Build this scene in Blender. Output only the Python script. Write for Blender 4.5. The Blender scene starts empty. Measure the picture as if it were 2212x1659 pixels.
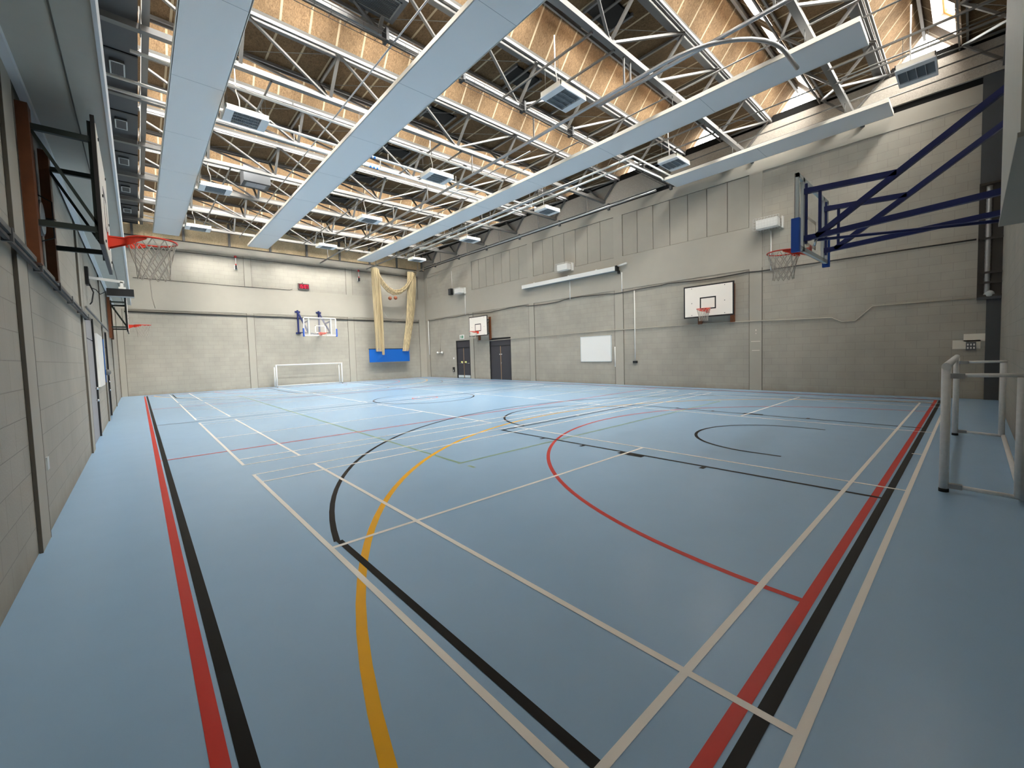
import bpy, math, random
from mathutils import Vector, Matrix
random.seed(7)
S = bpy.context.scene
COL = S.collection
pi = math.pi

# ------------------------------------------------------------------ camera, world, exposure
CAM = Vector((-1.038, -0.406, 1.517)); YAW, PITCH, ROLL = 0.7396, -0.0521, -0.0290
fw = Vector((math.sin(YAW)*math.cos(PITCH), math.cos(YAW)*math.cos(PITCH), math.sin(PITCH)))
r0 = Vector((math.cos(YAW), -math.sin(YAW), 0)); u0 = r0.cross(fw)
rt = r0*math.cos(ROLL) + u0*math.sin(ROLL); up = u0*math.cos(ROLL) - r0*math.sin(ROLL)
cd = bpy.data.cameras.new('camera'); cam = bpy.data.objects.new('camera', cd); COL.objects.link(cam)
cam.matrix_world = Matrix(((rt.x, up.x, -fw.x, CAM.x), (rt.y, up.y, -fw.y, CAM.y), (rt.z, up.z, -fw.z, CAM.z), (0, 0, 0, 1)))
cd.sensor_width = 36; cd.lens = 897.88/2212*36; cd.shift_x = -14.2/2212; cd.shift_y = -18.03/2212
cd.clip_start = 0.02; cd.clip_end = 200
S.camera = cam
W = bpy.data.worlds.new('overcast_sky'); S.world = W; W.use_nodes = True
def build_sky(strength):
    nt = W.node_tree; L = nt.links; bg = nt.nodes['Background']; bg.inputs[1].default_value = strength
    tc = nt.nodes.new('ShaderNodeTexCoord'); sp = nt.nodes.new('ShaderNodeSeparateXYZ'); L.new(tc.outputs['Generated'], sp.inputs[0])
    # hazy sky: a broad bright region on the side away from the far wall, dim elsewhere
    nv = nt.nodes.new('ShaderNodeVectorMath'); nv.operation = 'DOT_PRODUCT'; nv.inputs[1].default_value = (0, -.80, .60); L.new(tc.outputs['Generated'], nv.inputs[0])
    mxm = nt.nodes.new('ShaderNodeMath'); mxm.operation = 'MAXIMUM'; mxm.inputs[1].default_value = 0; L.new(nv.outputs['Value'], mxm.inputs[0])
    pw = nt.nodes.new('ShaderNodeMath'); pw.operation = 'POWER'; pw.inputs[1].default_value = 5; L.new(mxm.outputs[0], pw.inputs[0])
    a = nt.nodes.new('ShaderNodeMath'); a.operation = 'MULTIPLY_ADD'; a.inputs[1].default_value = .95; a.inputs[2].default_value = .47; L.new(pw.outputs[0], a.inputs[0])
    b = nt.nodes.new('ShaderNodeMapRange'); b.inputs[1].default_value = -.02; b.inputs[2].default_value = .3; b.inputs[3].default_value = .1; b.inputs[4].default_value = 1
    L.new(sp.outputs[2], b.inputs[0])
    m = nt.nodes.new('ShaderNodeMath'); m.operation = 'MULTIPLY'; L.new(a.outputs[0], m.inputs[0]); L.new(b.outputs[0], m.inputs[1])
    mx = nt.nodes.new('ShaderNodeMix'); mx.data_type = 'RGBA'; mx.inputs[6].default_value = (0, 0, 0, 1); mx.inputs[7].default_value = (1, .97, .93, 1); mx.clamp_factor = False
    L.new(m.outputs[0], mx.inputs[0]); L.new(mx.outputs[2], bg.inputs[0])
SKYLIGHT = 95.0          # strength of the sky seen through the roof windows
build_sky(SKYLIGHT)
S.view_settings.view_transform = 'Standard'; S.view_settings.look = 'None'
S.view_settings.gamma = 1; S.view_settings.use_curve_mapping = False
S.view_settings.exposure = 0.0

# ------------------------------------------------------------------ materials
def srgb(r, g, b):
    f = lambda c: (c/255/12.92) if c/255 <= .04045 else ((c/255+.055)/1.055)**2.4
    return (f(r), f(g), f(b), 1)

def mat(name, col, rough=.6, metal=0, spec=.5, noise=0, nscale=8, bump=0, bscale=200, coat=0):
    m = bpy.data.materials.new(name); m.use_nodes = True
    nt = m.node_tree; b = nt.nodes['Principled BSDF']
    b.inputs['Base Color'].default_value = col; b.inputs['Roughness'].default_value = rough
    b.inputs['Metallic'].default_value = metal; b.inputs['Specular IOR Level'].default_value = spec
    tc = nt.nodes.new('ShaderNodeTexCoord')
    if noise:
        n = nt.nodes.new('ShaderNodeTexNoise'); n.inputs['Scale'].default_value = nscale; n.inputs['Detail'].default_value = 4
        nt.links.new(tc.outputs['Object'], n.inputs['Vector'])
        mx = nt.nodes.new('ShaderNodeMix'); mx.data_type = 'RGBA'
        mx.inputs[6].default_value = tuple(c*(1-noise) for c in col[:3])+(1,)
        mx.inputs[7].default_value = tuple(min(1, c*(1+noise)) for c in col[:3])+(1,)
        nt.links.new(n.outputs['Fac'], mx.inputs[0]); nt.links.new(mx.outputs[2], b.inputs['Base Color'])
    if bump:
        n2 = nt.nodes.new('ShaderNodeTexNoise'); n2.inputs['Scale'].default_value = bscale
        nt.links.new(tc.outputs['Object'], n2.inputs['Vector'])
        bp = nt.nodes.new('ShaderNodeBump'); bp.inputs['Strength'].default_value = bump; bp.inputs['Distance'].default_value = .004
        nt.links.new(n2.outputs['Fac'], bp.inputs['Height']); nt.links.new(bp.outputs[0], b.inputs['Normal'])
    return m

def mat_emit(name, col, strength):
    m = bpy.data.materials.new(name); m.use_nodes = True; nt = m.node_tree
    b = nt.nodes['Principled BSDF']; b.inputs['Base Color'].default_value = (0, 0, 0, 1)
    b.inputs['Emission Color'].default_value = col; b.inputs['Emission Strength'].default_value = strength
    b.inputs['Specular IOR Level'].default_value = 0
    return m

def mat_block(name, axis, col):
    """painted 450 x 225 blockwork: joints, mottling, scuffs and dirt at the foot"""
    m = bpy.data.materials.new(name); m.use_nodes = True; nt = m.node_tree; L = nt.links
    b = nt.nodes['Principled BSDF']; b.inputs['Roughness'].default_value = .62; b.inputs['Specular IOR Level'].default_value = .3
    g = nt.nodes.new('ShaderNodeNewGeometry'); sp = nt.nodes.new('ShaderNodeSeparateXYZ'); cb = nt.nodes.new('ShaderNodeCombineXYZ')
    L.new(g.outputs['Position'], sp.inputs[0]); L.new(sp.outputs[axis], cb.inputs[0]); L.new(sp.outputs[2], cb.inputs[1])
    br = nt.nodes.new('ShaderNodeTexBrick'); L.new(cb.outputs[0], br.inputs['Vector'])
    br.inputs['Scale'].default_value = 1; br.inputs['Brick Width'].default_value = .45; br.inputs['Row Height'].default_value = .225
    br.inputs['Mortar Size'].default_value = .0045; br.inputs['Mortar Smooth'].default_value = .5
    c2 = tuple(c*.95 for c in col[:3])+(1,)
    br.inputs['Color1'].default_value = col; br.inputs['Color2'].default_value = c2
    br.inputs['Mortar'].default_value = tuple(c*.72 for c in col[:3])+(1,)
    n = nt.nodes.new('ShaderNodeTexNoise'); n.inputs['Scale'].default_value = 1.3; n.inputs['Detail'].default_value = 6
    L.new(g.outputs['Position'], n.inputs['Vector'])
    mr = nt.nodes.new('ShaderNodeMapRange'); mr.inputs[1].default_value = .3; mr.inputs[2].default_value = .7
    mr.inputs[3].default_value = .9; mr.inputs[4].default_value = 1.05; L.new(n.outputs['Fac'], mr.inputs[0])
    mx = nt.nodes.new('ShaderNodeMix'); mx.data_type = 'RGBA'; mx.blend_type = 'MULTIPLY'; mx.inputs[0].default_value = 1
    L.new(br.outputs['Color'], mx.inputs[6]); L.new(mr.outputs[0], mx.inputs[7])
    # dirt line at the foot of the wall, broken up by noise
    md = nt.nodes.new('ShaderNodeMath'); md.operation = 'ADD'; n3 = nt.nodes.new('ShaderNodeTexNoise'); n3.inputs['Scale'].default_value = 5
    L.new(g.outputs['Position'], n3.inputs['Vector'])
    ms = nt.nodes.new('ShaderNodeMath'); ms.operation = 'MULTIPLY'; ms.inputs[1].default_value = .22; L.new(n3.outputs['Fac'], ms.inputs[0])
    L.new(sp.outputs[2], md.inputs[0]); L.new(ms.outputs[0], md.inputs[1])
    m2 = nt.nodes.new('ShaderNodeMapRange'); m2.inputs[1].default_value = .1; m2.inputs[2].default_value = .3; m2.inputs[3].default_value = .35; m2.inputs[4].default_value = 0
    L.new(md.outputs[0], m2.inputs[0])
    mx2 = nt.nodes.new('ShaderNodeMix'); mx2.data_type = 'RGBA'; mx2.inputs[7].default_value = srgb(120, 98, 70)
    L.new(m2.outputs[0], mx2.inputs[0]); L.new(mx.outputs[2], mx2.inputs[6]); L.new(mx2.outputs[2], b.inputs['Base Color'])
    n4 = nt.nodes.new('ShaderNodeTexNoise'); n4.inputs['Scale'].default_value = 60; L.new(g.outputs['Position'], n4.inputs['Vector'])
    inv = nt.nodes.new('ShaderNodeMath'); inv.operation = 'MULTIPLY_ADD'; inv.inputs[1].default_value = -1.5; 
    L.new(br.outputs['Fac'], inv.inputs[0]); L.new(n4.outputs['Fac'], inv.inputs[2])
    bp = nt.nodes.new('ShaderNodeBump'); bp.inputs['Strength'].default_value = .35; bp.inputs['Distance'].default_value = .006
    L.new(inv.outputs[0], bp.inputs['Height']); L.new(bp.outputs[0], b.inputs['Normal'])
    return m

def mat_woodwool(name, light, dark, seams=True):
    m = bpy.data.materials.new(name); m.use_nodes = True; nt = m.node_tree; L = nt.links
    b = nt.nodes['Principled BSDF']; b.inputs['Roughness'].default_value = .9; b.inputs['Specular IOR Level'].default_value = .1
    g = nt.nodes.new('ShaderNodeNewGeometry')
    mp = nt.nodes.new('ShaderNodeMapping'); mp.inputs['Scale'].default_value = (1, .55, .55); L.new(g.outputs['Position'], mp.inputs[0])
    n = nt.nodes.new('ShaderNodeTexNoise'); n.inputs['Scale'].default_value = 28; n.inputs['Detail'].default_value = 6; n.inputs['Roughness'].default_value = .7
    n.inputs['Distortion'].default_value = 1.2
    L.new(mp.outputs[0], n.inputs['Vector'])
    cr = nt.nodes.new('ShaderNodeValToRGB'); cr.color_ramp.elements[0].position = .33; cr.color_ramp.elements[1].position = .66
    cr.color_ramp.elements[0].color = dark; cr.color_ramp.elements[1].color = light; L.new(n.outputs['Fac'], cr.inputs[0])
    n2 = nt.nodes.new('ShaderNodeTexNoise'); n2.inputs['Scale'].default_value = 1.2; L.new(g.outputs['Position'], n2.inputs['Vector'])
    mr = nt.nodes.new('ShaderNodeMapRange'); mr.inputs[1].default_value = .35; mr.inputs[2].default_value = .65; mr.inputs[3].default_value = .82; mr.inputs[4].default_value = 1.1
    L.new(n2.outputs['Fac'], mr.inputs[0])
    mx = nt.nodes.new('ShaderNodeMix'); mx.data_type = 'RGBA'; mx.blend_type = 'MULTIPLY'; mx.inputs[0].default_value = 1
    L.new(cr.outputs[0], mx.inputs[6]); L.new(mr.outputs[0], mx.inputs[7]); out = mx.outputs[2]
    if seams:      # pale metal T-bars between the slabs, every 0.6 m
        sp = nt.nodes.new('ShaderNodeSeparateXYZ'); L.new(g.outputs['Position'], sp.inputs[0])
        a = nt.nodes.new('ShaderNodeMath'); a.operation = 'ADD'; a.inputs[1].default_value = 50.13; L.new(sp.outputs[0], a.inputs[0])
        md = nt.nodes.new('ShaderNodeMath'); md.operation = 'MODULO'; md.inputs[1].default_value = .61; L.new(a.outputs[0], md.inputs[0])
        lt = nt.nodes.new('ShaderNodeMath'); lt.operation = 'LESS_THAN'; lt.inputs[1].default_value = .045; L.new(md.outputs[0], lt.inputs[0])
        m3 = nt.nodes.new('ShaderNodeMix'); m3.data_type = 'RGBA'; m3.inputs[7].default_value = srgb(160, 146, 122)
        L.new(lt.outputs[0], m3.inputs[0]); L.new(out, m3.inputs[6]); out = m3.outputs[2]
    L.new(out, b.inputs['Base Color'])
    bp = nt.nodes.new('ShaderNodeBump'); bp.inputs['Strength'].default_value = .6; bp.inputs['Distance'].default_value = .01
    L.new(n.outputs['Fac'], bp.inputs['Height']); L.new(bp.outputs[0], b.inputs['Normal'])
    return m

PAINT = srgb(170, 164, 151)
M = dict(
 blockY=mat_block('blockwork_side', 1, PAINT), blockX=mat_block('blockwork_end', 0, PAINT),
 conc=mat('painted_concrete', PAINT, .65, spec=.3, noise=.05, nscale=2, bump=.15, bscale=60),
 joint=mat('dark_joint', srgb(92, 86, 76), .8),
 panelboard=mat('painted_board', srgb(166, 160, 147), .65, spec=.3, noise=.05, nscale=3),
 floor=mat('blue_vinyl', srgb(158, 192, 222), .27, spec=.5, noise=.03, nscale=3),
 white=mat('white_line_paint', srgb(252, 247, 238), .4, spec=.4), black=mat('black_line_paint', srgb(20, 18, 17), .5, spec=.2),
 red=mat('red_line_paint', srgb(205, 50, 38), .4, spec=.4), yellow=mat('yellow_line_paint', srgb(250, 185, 20), .4, spec=.4),
 green=mat('worn_green_line_paint', srgb(135, 165, 140), .4, spec=.4),
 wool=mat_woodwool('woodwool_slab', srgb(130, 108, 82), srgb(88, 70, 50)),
 wool_shaded=mat_woodwool('woodwool_slab_shaded', srgb(112, 92, 68), srgb(74, 58, 40)),  # same slabs as wool, darkened to paint in the shade under the roof
 strip=mat_woodwool('end_cladding', srgb(232, 212, 176), srgb(196, 168, 126), False),
 steel=mat('grey_painted_steel', srgb(100, 98, 94), .45, spec=.5, noise=.05, nscale=6),
 steeld=mat('dark_grey_steel', srgb(90, 90, 90), .5), galv=mat('galvanised_steel', srgb(165, 165, 165), .35, metal=.7, noise=.1, nscale=30),
 panelw=mat('white_panel', srgb(225, 226, 226), .55, spec=.3), lampw=mat('lamp_white', srgb(238, 232, 218), .4),
 offw=mat('off_white_plastic', srgb(232, 230, 224), .45),
 refl=mat('lamp_reflector', srgb(176, 182, 186), .35, metal=.2), fin=mat('lamp_louvre', srgb(140, 147, 152), .4),
 dark=mat('charcoal_board', srgb(70, 72, 74), .7), blackm=mat('black_finish', srgb(22, 22, 23), .5),
 voidm=mat('dark_void', srgb(12, 11, 10), .9),
 doorg=mat('charcoal_door', srgb(58, 56, 60), .5), doorl=mat('grey_door', srgb(150, 148, 150), .5),
 timber=mat('brown_timber', srgb(112, 62, 30), .5, noise=.25, nscale=12), pine=mat('pine_frame', srgb(215, 150, 70), .5, noise=.15, nscale=10),
 navy=mat('navy_steel', srgb(24, 36, 92), .4), padb=mat('blue_pad', srgb(28, 78, 168), .5), mat_b=mat('blue_vinyl_mat', srgb(18, 92, 176), .35, spec=.5),
 rim=mat('red_rim', srgb(214, 58, 34), .4), cord=mat('net_cord', srgb(176, 168, 156), .8), green_s=mat('dark_green_steel', srgb(44, 52, 46), .5),
 board=mat('backboard_white', srgb(240, 232, 220), .4, noise=.02, nscale=3), boardbk=mat('backboard_black', srgb(26, 20, 18), .5),
 alu=mat('aluminium', srgb(196, 202, 200), .4), chrome=mat('chrome', srgb(210, 210, 210), .15, metal=1),
 brass=mat('brass_strip', srgb(170, 140, 110), .35, metal=.5), greenl=mat('green_sign', srgb(20, 120, 75), .5), yel=mat('pale_yellow_label', srgb(225, 225, 140), .5),
 cable=mat('dark_cable', srgb(60, 58, 55), .6), cabl=mat('painted_conduit', srgb(175, 168, 152), .55), bandb=mat('blue_band', srgb(40, 110, 190), .5),
 ball=mat('brown_ball', srgb(150, 88, 62), .6), redc=mat('red_cap', srgb(190, 40, 40), .4),
 goal=mat('goal_white', srgb(232, 230, 226), .5, noise=.12, nscale=25), rubber=mat('black_rubber', srgb(20, 20, 20), .7),
 digit=mat_emit('red_digit', (1, .03, .08, 1), 2.5), clockface=mat('red_black_face', srgb(90, 8, 22), .3),
 speck=mat('speckled_board', srgb(168, 160, 148), .8, noise=.35, nscale=40), brownm=mat('brown_mesh', srgb(52, 46, 40), .6),
 patch=mat('fresh_paint_patch', srgb(235, 228, 212), .6), ply=mat('grey_casing', srgb(190, 184, 170), .6, noise=.05, nscale=6),
)
def mat_glass():
    m = bpy.data.materials.new('clear_acrylic'); m.use_nodes = True; nt = m.node_tree; L = nt.links
    b = nt.nodes['Principled BSDF']; b.inputs['Base Color'].default_value = srgb(225, 220, 212); b.inputs['Roughness'].default_value = .15
    t = nt.nodes.new('ShaderNodeBsdfTransparent'); mx = nt.nodes.new('ShaderNodeMixShader'); mx.inputs[0].default_value = .12
    L.new(t.outputs[0], mx.inputs[1]); L.new(b.outputs[0], mx.inputs[2]); L.new(mx.outputs[0], nt.nodes['Material Output'].inputs[0])
    return m
def mat_netting():
    m = bpy.data.materials.new('tan_netting'); m.use_nodes = True; nt = m.node_tree; L = nt.links
    b = nt.nodes['Principled BSDF']; b.inputs['Base Color'].default_value = srgb(200, 180, 142); b.inputs['Roughness'].default_value = .9
    b.inputs['Specular IOR Level'].default_value = .1
    t = nt.nodes.new('ShaderNodeBsdfTransparent'); mx = nt.nodes.new('ShaderNodeMixShader')
    g = nt.nodes.new('ShaderNodeNewGeometry'); n = nt.nodes.new('ShaderNodeTexNoise'); mp = nt.nodes.new('ShaderNodeMapping'); mp.inputs['Scale'].default_value = (14, 14, .25)
    L.new(g.outputs['Position'], mp.inputs[0]); L.new(mp.outputs[0], n.inputs['Vector']); n.inputs['Scale'].default_value = 2.0
    mr = nt.nodes.new('ShaderNodeMapRange'); mr.inputs[1].default_value = .3; mr.inputs[2].default_value = .65; mr.inputs[3].default_value = .35; mr.inputs[4].default_value = .92
    L.new(n.outputs['Fac'], mr.inputs[0]); L.new(mr.outputs[0], mx.inputs[0])
    L.new(t.outputs[0], mx.inputs[1]); L.new(b.outputs[0], mx.inputs[2]); L.new(mx.outputs[0], nt.nodes['Material Output'].inputs[0])
    return m
def mat_pane():
    m = bpy.data.materials.new('window_glass'); m.use_nodes = True; nt = m.node_tree; L = nt.links
    t = nt.nodes.new('ShaderNodeBsdfTransparent'); t.inputs[0].default_value = (.9, .92, .92, 1); g = nt.nodes.new('ShaderNodeBsdfGlossy'); g.inputs['Roughness'].default_value = .03
    mx = nt.nodes.new('ShaderNodeMixShader'); mx.inputs[0].default_value = .05
    L.new(t.outputs[0], mx.inputs[1]); L.new(g.outputs[0], mx.inputs[2]); L.new(mx.outputs[0], nt.nodes['Material Output'].inputs[0])
    return m
M['pane'] = mat_pane()
M['glass'] = mat_glass(); M['net'] = mat_netting()

# ------------------------------------------------------------------ mesh builder
class MB:
    def __init__(s): s.v = []; s.f = []; s.m = []; s.mats = []; s.sm = []
    def mi(s, k):
        if k not in s.mats: s.mats.append(k)
        return s.mats.index(k)
    def face(s, idx, k, smooth=False): s.f.append(idx); s.m.append(s.mi(k)); s.sm.append(smooth)
    def quad(s, pts, k):
        n = len(s.v); s.v += [tuple(p) for p in pts]; s.face(tuple(range(n, n+len(pts))), k); return s
    def box(s, a, b, k):
        x0, y0, z0 = a; x1, y1, z1 = b; n = len(s.v)
        s.v += [(x0,y0,z0),(x1,y0,z0),(x1,y1,z0),(x0,y1,z0),(x0,y0,z1),(x1,y0,z1),(x1,y1,z1),(x0,y1,z1)]
        for f in ((0,3,2,1),(4,5,6,7),(0,1,5,4),(1,2,6,5),(2,3,7,6),(3,0,4,7)): s.face(tuple(n+i for i in f), k)
        return s
    def bar(s, p, q, w, h, k, upv=(0,0,1)):
        p = Vector(p); q = Vector(q); d = (q-p).normalized(); u = Vector(upv)
        if abs(d.dot(u)) > .98: u = Vector((0,1,0)) if abs(d.y) < .9 else Vector((1,0,0))
        a = d.cross(u).normalized()*(w/2); b = a.cross(d).normalized()*(h/2); n = len(s.v)
        for e in (p, q): s.v += [tuple(e-a-b), tuple(e+a-b), tuple(e+a+b), tuple(e-a+b)]
        for f in ((0,1,2,3),(7,6,5,4),(0,4,5,1),(1,5,6,2),(2,6,7,3),(3,7,4,0)): s.face(tuple(n+i for i in f), k)
        return s
    def poly(s, pts, r, k, n=8, closed=False, caps=True):
        pts = [Vector(p) for p in pts]; N = len(pts); base = len(s.v); prev = None
        for i, p in enumerate(pts):
            a = pts[(i-1) % N] if (closed or i > 0) else p; b = pts[(i+1) % N] if (closed or i < N-1) else p
            d = (b-a).normalized()
            if prev is None:
                u = Vector((0,0,1)) if abs(d.z) < .9 else Vector((1,0,0)); prev = d.cross(u).normalized()
            prev = (prev - d*prev.dot(d)).normalized(); o = d.cross(prev)
            rr = r[i] if isinstance(r, (list, tuple)) else r
            for j in range(n):
                t = 2*pi*j/n; s.v.append(tuple(p + prev*(math.cos(t)*rr) + o*(math.sin(t)*rr)))
        for i in range(N if closed else N-1):
            for j in range(n):
                a = base+i*n+j; b = base+i*n+(j+1) % n; c = base+((i+1) % N)*n+(j+1) % n; d = base+((i+1) % N)*n+j
                s.face((a, b, c, d), k, True)
        if caps and not closed:
            s.face(tuple(base+j for j in reversed(range(n))), k); s.face(tuple(base+(N-1)*n+j for j in range(n)), k)
        return s
    def tube(s, p, q, r, k, n=8): return s.poly([p, q], r, k, n)
    def ball(s, c, r, k, nu=16, nv=10):
        c = Vector(c); base = len(s.v)
        for i in range(nv+1):
            t = pi*i/nv
            for j in range(nu): s.v.append((c.x+r*math.sin(t)*math.cos(2*pi*j/nu), c.y+r*math.sin(t)*math.sin(2*pi*j/nu), c.z+r*math.cos(t)))
        for i in range(nv):
            for j in range(nu): s.face((base+i*nu+j, base+(i+1)*nu+j, base+(i+1)*nu+(j+1) % nu, base+i*nu+(j+1) % nu), k, True)
        return s
    def build(s, name, parent=None, org=None):
        o = Vector((0,0,0))
        if parent is not None: o = parent.location.copy() if parent.parent is None else parent.location + parent.parent.location
        elif org is not None: o = Vector(org)
        me = bpy.data.meshes.new(name); me.from_pydata([tuple(Vector(v)-o) for v in s.v], [], s.f)
        for k in s.mats: me.materials.append(M[k])
        me.polygons.foreach_set('material_index', s.m); me.polygons.foreach_set('use_smooth', s.sm); me.update()
        ob = bpy.data.objects.new(name, me); COL.objects.link(ob)
        if parent is not None: ob.parent = parent
        else: ob.location = o
        return ob
def struct(o): o['kind'] = 'structure'; return o
def tag(o, label, cat, group=None):
    o['label'] = label; o['category'] = cat
    if group: o['group'] = group
    return o
def thing(name, label, cat, loc, group=None):
    o = bpy.data.objects.new(name, None); COL.objects.link(o); o.location = loc; o.empty_display_size = .1
    return tag(o, label, cat, group)
def copy_tree(o, parent=None):
    c = o.copy(); COL.objects.link(c)
    if parent is not None: c.parent = parent
    for ch in list(o.children): copy_tree(ch, c)
    return c
ORD = ['first', 'second', 'third', 'fourth', 'fifth', 'sixth', 'seventh', 'eighth', 'ninth', 'tenth']

# ------------------------------------------------------------------ room dimensions (metres)
XL, XR, YN, YF = -1.70, 15.0, -0.85, 27.33
ZW = 7.95
CX, CY = 6.70, 13.24                    # centre of the courts
GB = [2.14 + 2.96*k for k in range(-1, 9)]   # bottom chords of the roof girders
ZB, ZT, ZR, DY = 8.25, 9.0, 9.95, 0.74

# ------------------------------------------------------------------ floor with the painted court lines
fl = MB(); fl.box((XL-.4, YN-.4, -.12), (XR+.4, YF+.4, 0), 'floor')
ZL = dict(green=.0008, yellow=.0012, red=.0016, black=.0020, white=.0024)
NL = [0]
def line(x0, y0, x1, y1, c, w=.05, ext=0):
    NL[0] += 1; d = Vector((x1-x0, y1-y0, 0)); d.normalize(); n = Vector((-d.y, d.x, 0))*(w/2); z = ZL[c]+.000004*(NL[0] % 90)
    p = Vector((x0, y0, z))-d*ext; q = Vector((x1, y1, z))+d*ext
    fl.quad([p-n, q-n, q+n, p+n], c)
def arc(cx, cy, r, a0, a1, c, w=.05, n=72):
    z = ZL[c]; base = len(fl.v)
    for i in range(n+1):
        t = a0+(a1-a0)*i/n
        fl.v.append((cx+(r-w/2)*math.cos(t), cy+(r-w/2)*math.sin(t), z)); fl.v.append((cx+(r+w/2)*math.cos(t), cy+(r+w/2)*math.sin(t), z))
    for i in range(n): fl.face((base+2*i, base+2*i+1, base+2*i+3, base+2*i+2), c)
def my(y): return 2*CY-y                # mirror to the far half
# badminton: four courts side by side
for v0 in (0.0, 6.793, 13.593, 20.38):
    for u in (.02, 13.38): line(u, v0, u, v0+6.10, 'white', .04)
    for u in (.78, 12.62, 4.70, 8.70): line(u, v0, u, v0+6.10, 'white', .04)
    for v in (.02, .48, 5.62, 6.08): line(0, v0+v, 13.4, v0+v, 'white', .04)
    line(0, v0+3.05, 4.70, v0+3.05, 'white', .04); line(8.70, v0+3.05, 13.4, v0+3.05, 'white', .04)
    line(6.7, v0+.04, 6.7, v0+.14, 'white', .04); line(6.7, v0+6.06, 6.7, v0+5.96, 'white', .04)
# basketball (black) and netball (red)
for x in (-.815, 14.215): line(x, .15, x, my(.15), 'black', .06, .03)
for y in (.15, my(.15)): line(-.815, y, 14.215, y, 'black', .06, .03)
line(-.8, CY, 14.2, CY, 'black'); arc(CX, CY, 1.8, 0, 2*pi, 'black')
for x in (-.895, 14.295): line(x, .232, x, my(.232), 'red', .06, .03)
for y in (.232, my(.232)): line(-.895, y, 14.295, y, 'red', .06, .03)
for y in (8.17, my(8.17)): line(-.895, y, 14.295, y, 'red')
arc(CX, CY, .45, 0, 2*pi, 'red')
for far in (False, True):
    F = my if far else (lambda y: y); sg = -1 if far else 1
    def A(cx, cy, r, a0, a1, c, **k): arc(cx, F(cy), r, sg*a0, sg*a1, c, **k)
    t = math.acos(6.6/6.75); A(CX, 1.73, 6.75, t, pi-t, 'black')
    for x in (CX-6.58, CX+6.58): line(x, F(.155), x, F(1.73+6.75*math.sin(t)), 'black')
    for x in (4.27, 9.13): line(x, F(.155), x, F(5.95), 'black')
    line(4.245, F(5.95), 9.155, F(5.95), 'black'); A(CX, 5.95, 1.8, 0, pi, 'black')
    A(CX, 1.73, 1.27, 0, pi, 'black')
    for x in (CX-1.27, CX+1.27): line(x, F(1.73), x, F(1.36), 'black')
    for s2, x in ((-1, 4.245), (1, 9.155)):
        for yy, l2 in ((1.9, .05), (2.95, .40), (3.85, .05), (4.75, .05)):
            line(x, F(yy), x+s2*.1, F(yy), 'black', max(l2, .06))
    A(CX, .23, 4.9, 0, pi, 'red')
    A(6.52, -.48, 7.12, math.asin(.63/7.12), pi-math.asin(.63/7.12), 'yellow', w=.06)
    line(2.2, F(4.46), 11.2, F(4.46), 'green')
for x in (2.24, 11.2): line(x, 4.46, x, my(4.46), 'green')
line(2.24, 4.27, 2.24, 4.12, 'green')
struct(fl.build('floor'))

# ------------------------------------------------------------------ walls
def side_wall(name, X, s, doors, segs, door_z=2.53):
    """s=+1: wall whose room face looks to -x (right wall); pilaster face at X, infill panels set back 25 mm"""
    b = MB(); T = .35
    def bx(y0, y1, z0, z1, back, k):
        x0, x1 = X+s*back, X+s*T
        b.box((min(x0,x1), y0, z0), (max(x0,x1), y1, z1), k)
    for (y0, y1, kind) in segs:
        if kind == 'p':
            bx(y0, y1, 0, ZW, 0, 'conc')
            for yj in (y0, y1): b.box((X-.001 if s > 0 else X-.02, yj-.008, 0), (X+.02 if s > 0 else X+.001, yj+.008, 4.25), 'joint')
            if s > 0 and y0 < 4.6:
                for (ya, yb, za, zb2) in ((4.62, 4.92, 1.71, 1.725), (4.64, 4.89, 1.395, 1.41), (4.75, 4.77, 2.08, 2.14), (4.75, 4.77, 1.98, 2.01)): b.box((X-.0015, ya, za), (X, yb, zb2), 'patch')
            continue
        cuts = sorted([d for d in doors if d[0] >= y0 and d[1] <= y1]); y = y0
        for d in cuts:
            bx(y, d[0], 0, 4.25, .025, 'blockY'); bx(d[0], d[1], door_z, 4.25, .025, 'blockY'); y = d[1]
        bx(y, y1, 0, 4.25, .025, 'blockY')
        if kind == 'n': bx(y0, y1, 4.25, 7.5, .025, 'blockY')
        else:
            bx(y0, y1, 4.25, 5.70, 0, 'conc')
            if kind == 'v':           # upright boards with open joints
                n = round((y1-y0)/.745)
                bx(y0, y1, 5.70, 7.5, .06, 'joint')
                for i in range(n): bx(y0+(y1-y0)*i/n+(.012 if i else .02), y0+(y1-y0)*(i+1)/n-(0.012 if i < n-1 else .02), 5.715, 7.485, .03, 'panelboard')
            else: bx(y0, y1, 5.70, 7.5, .025, 'blockY')
        bx(y0, y1, 7.5, ZW, 0, 'conc')
    return struct(b.build(name))
side_wall('wall_right', XR, 1, [(17.8, 19.8), (21.85, 23.45)],
          [(YN, 4.57, 'n'), (4.57, 4.98, 'p'), (4.98, 10.15, 'v'), (10.15, 10.6, 'p'), (10.6, 15.78, 'v'), (15.78, 16.2, 'p'),
           (16.2, 21.38, 'v'), (21.38, 21.8, 'p'), (21.8, 26.85, 'b'), (26.85, YF, 'p')])
side_wall('wall_left', XL, -1, [(10.46, 12.4), (16.05, 17.4)],
          [(YN, 4.72, 'b'), (4.72, 5.14, 'p'), (5.14, 9.95, 'b'), (9.95, 10.4, 'p'), (10.4, 15.55, 'b'), (15.55, 15.97, 'p'),
           (15.97, 21.1, 'b'), (21.1, 21.55, 'p'), (21.55, 26.9, 'b'), (26.9, YF, 'p')])
b = MB()
def fbx(x0, x1, z0, z1, back, k): b.box((x0, YF+back, z0), (x1, YF+.35, z1), k)
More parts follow.
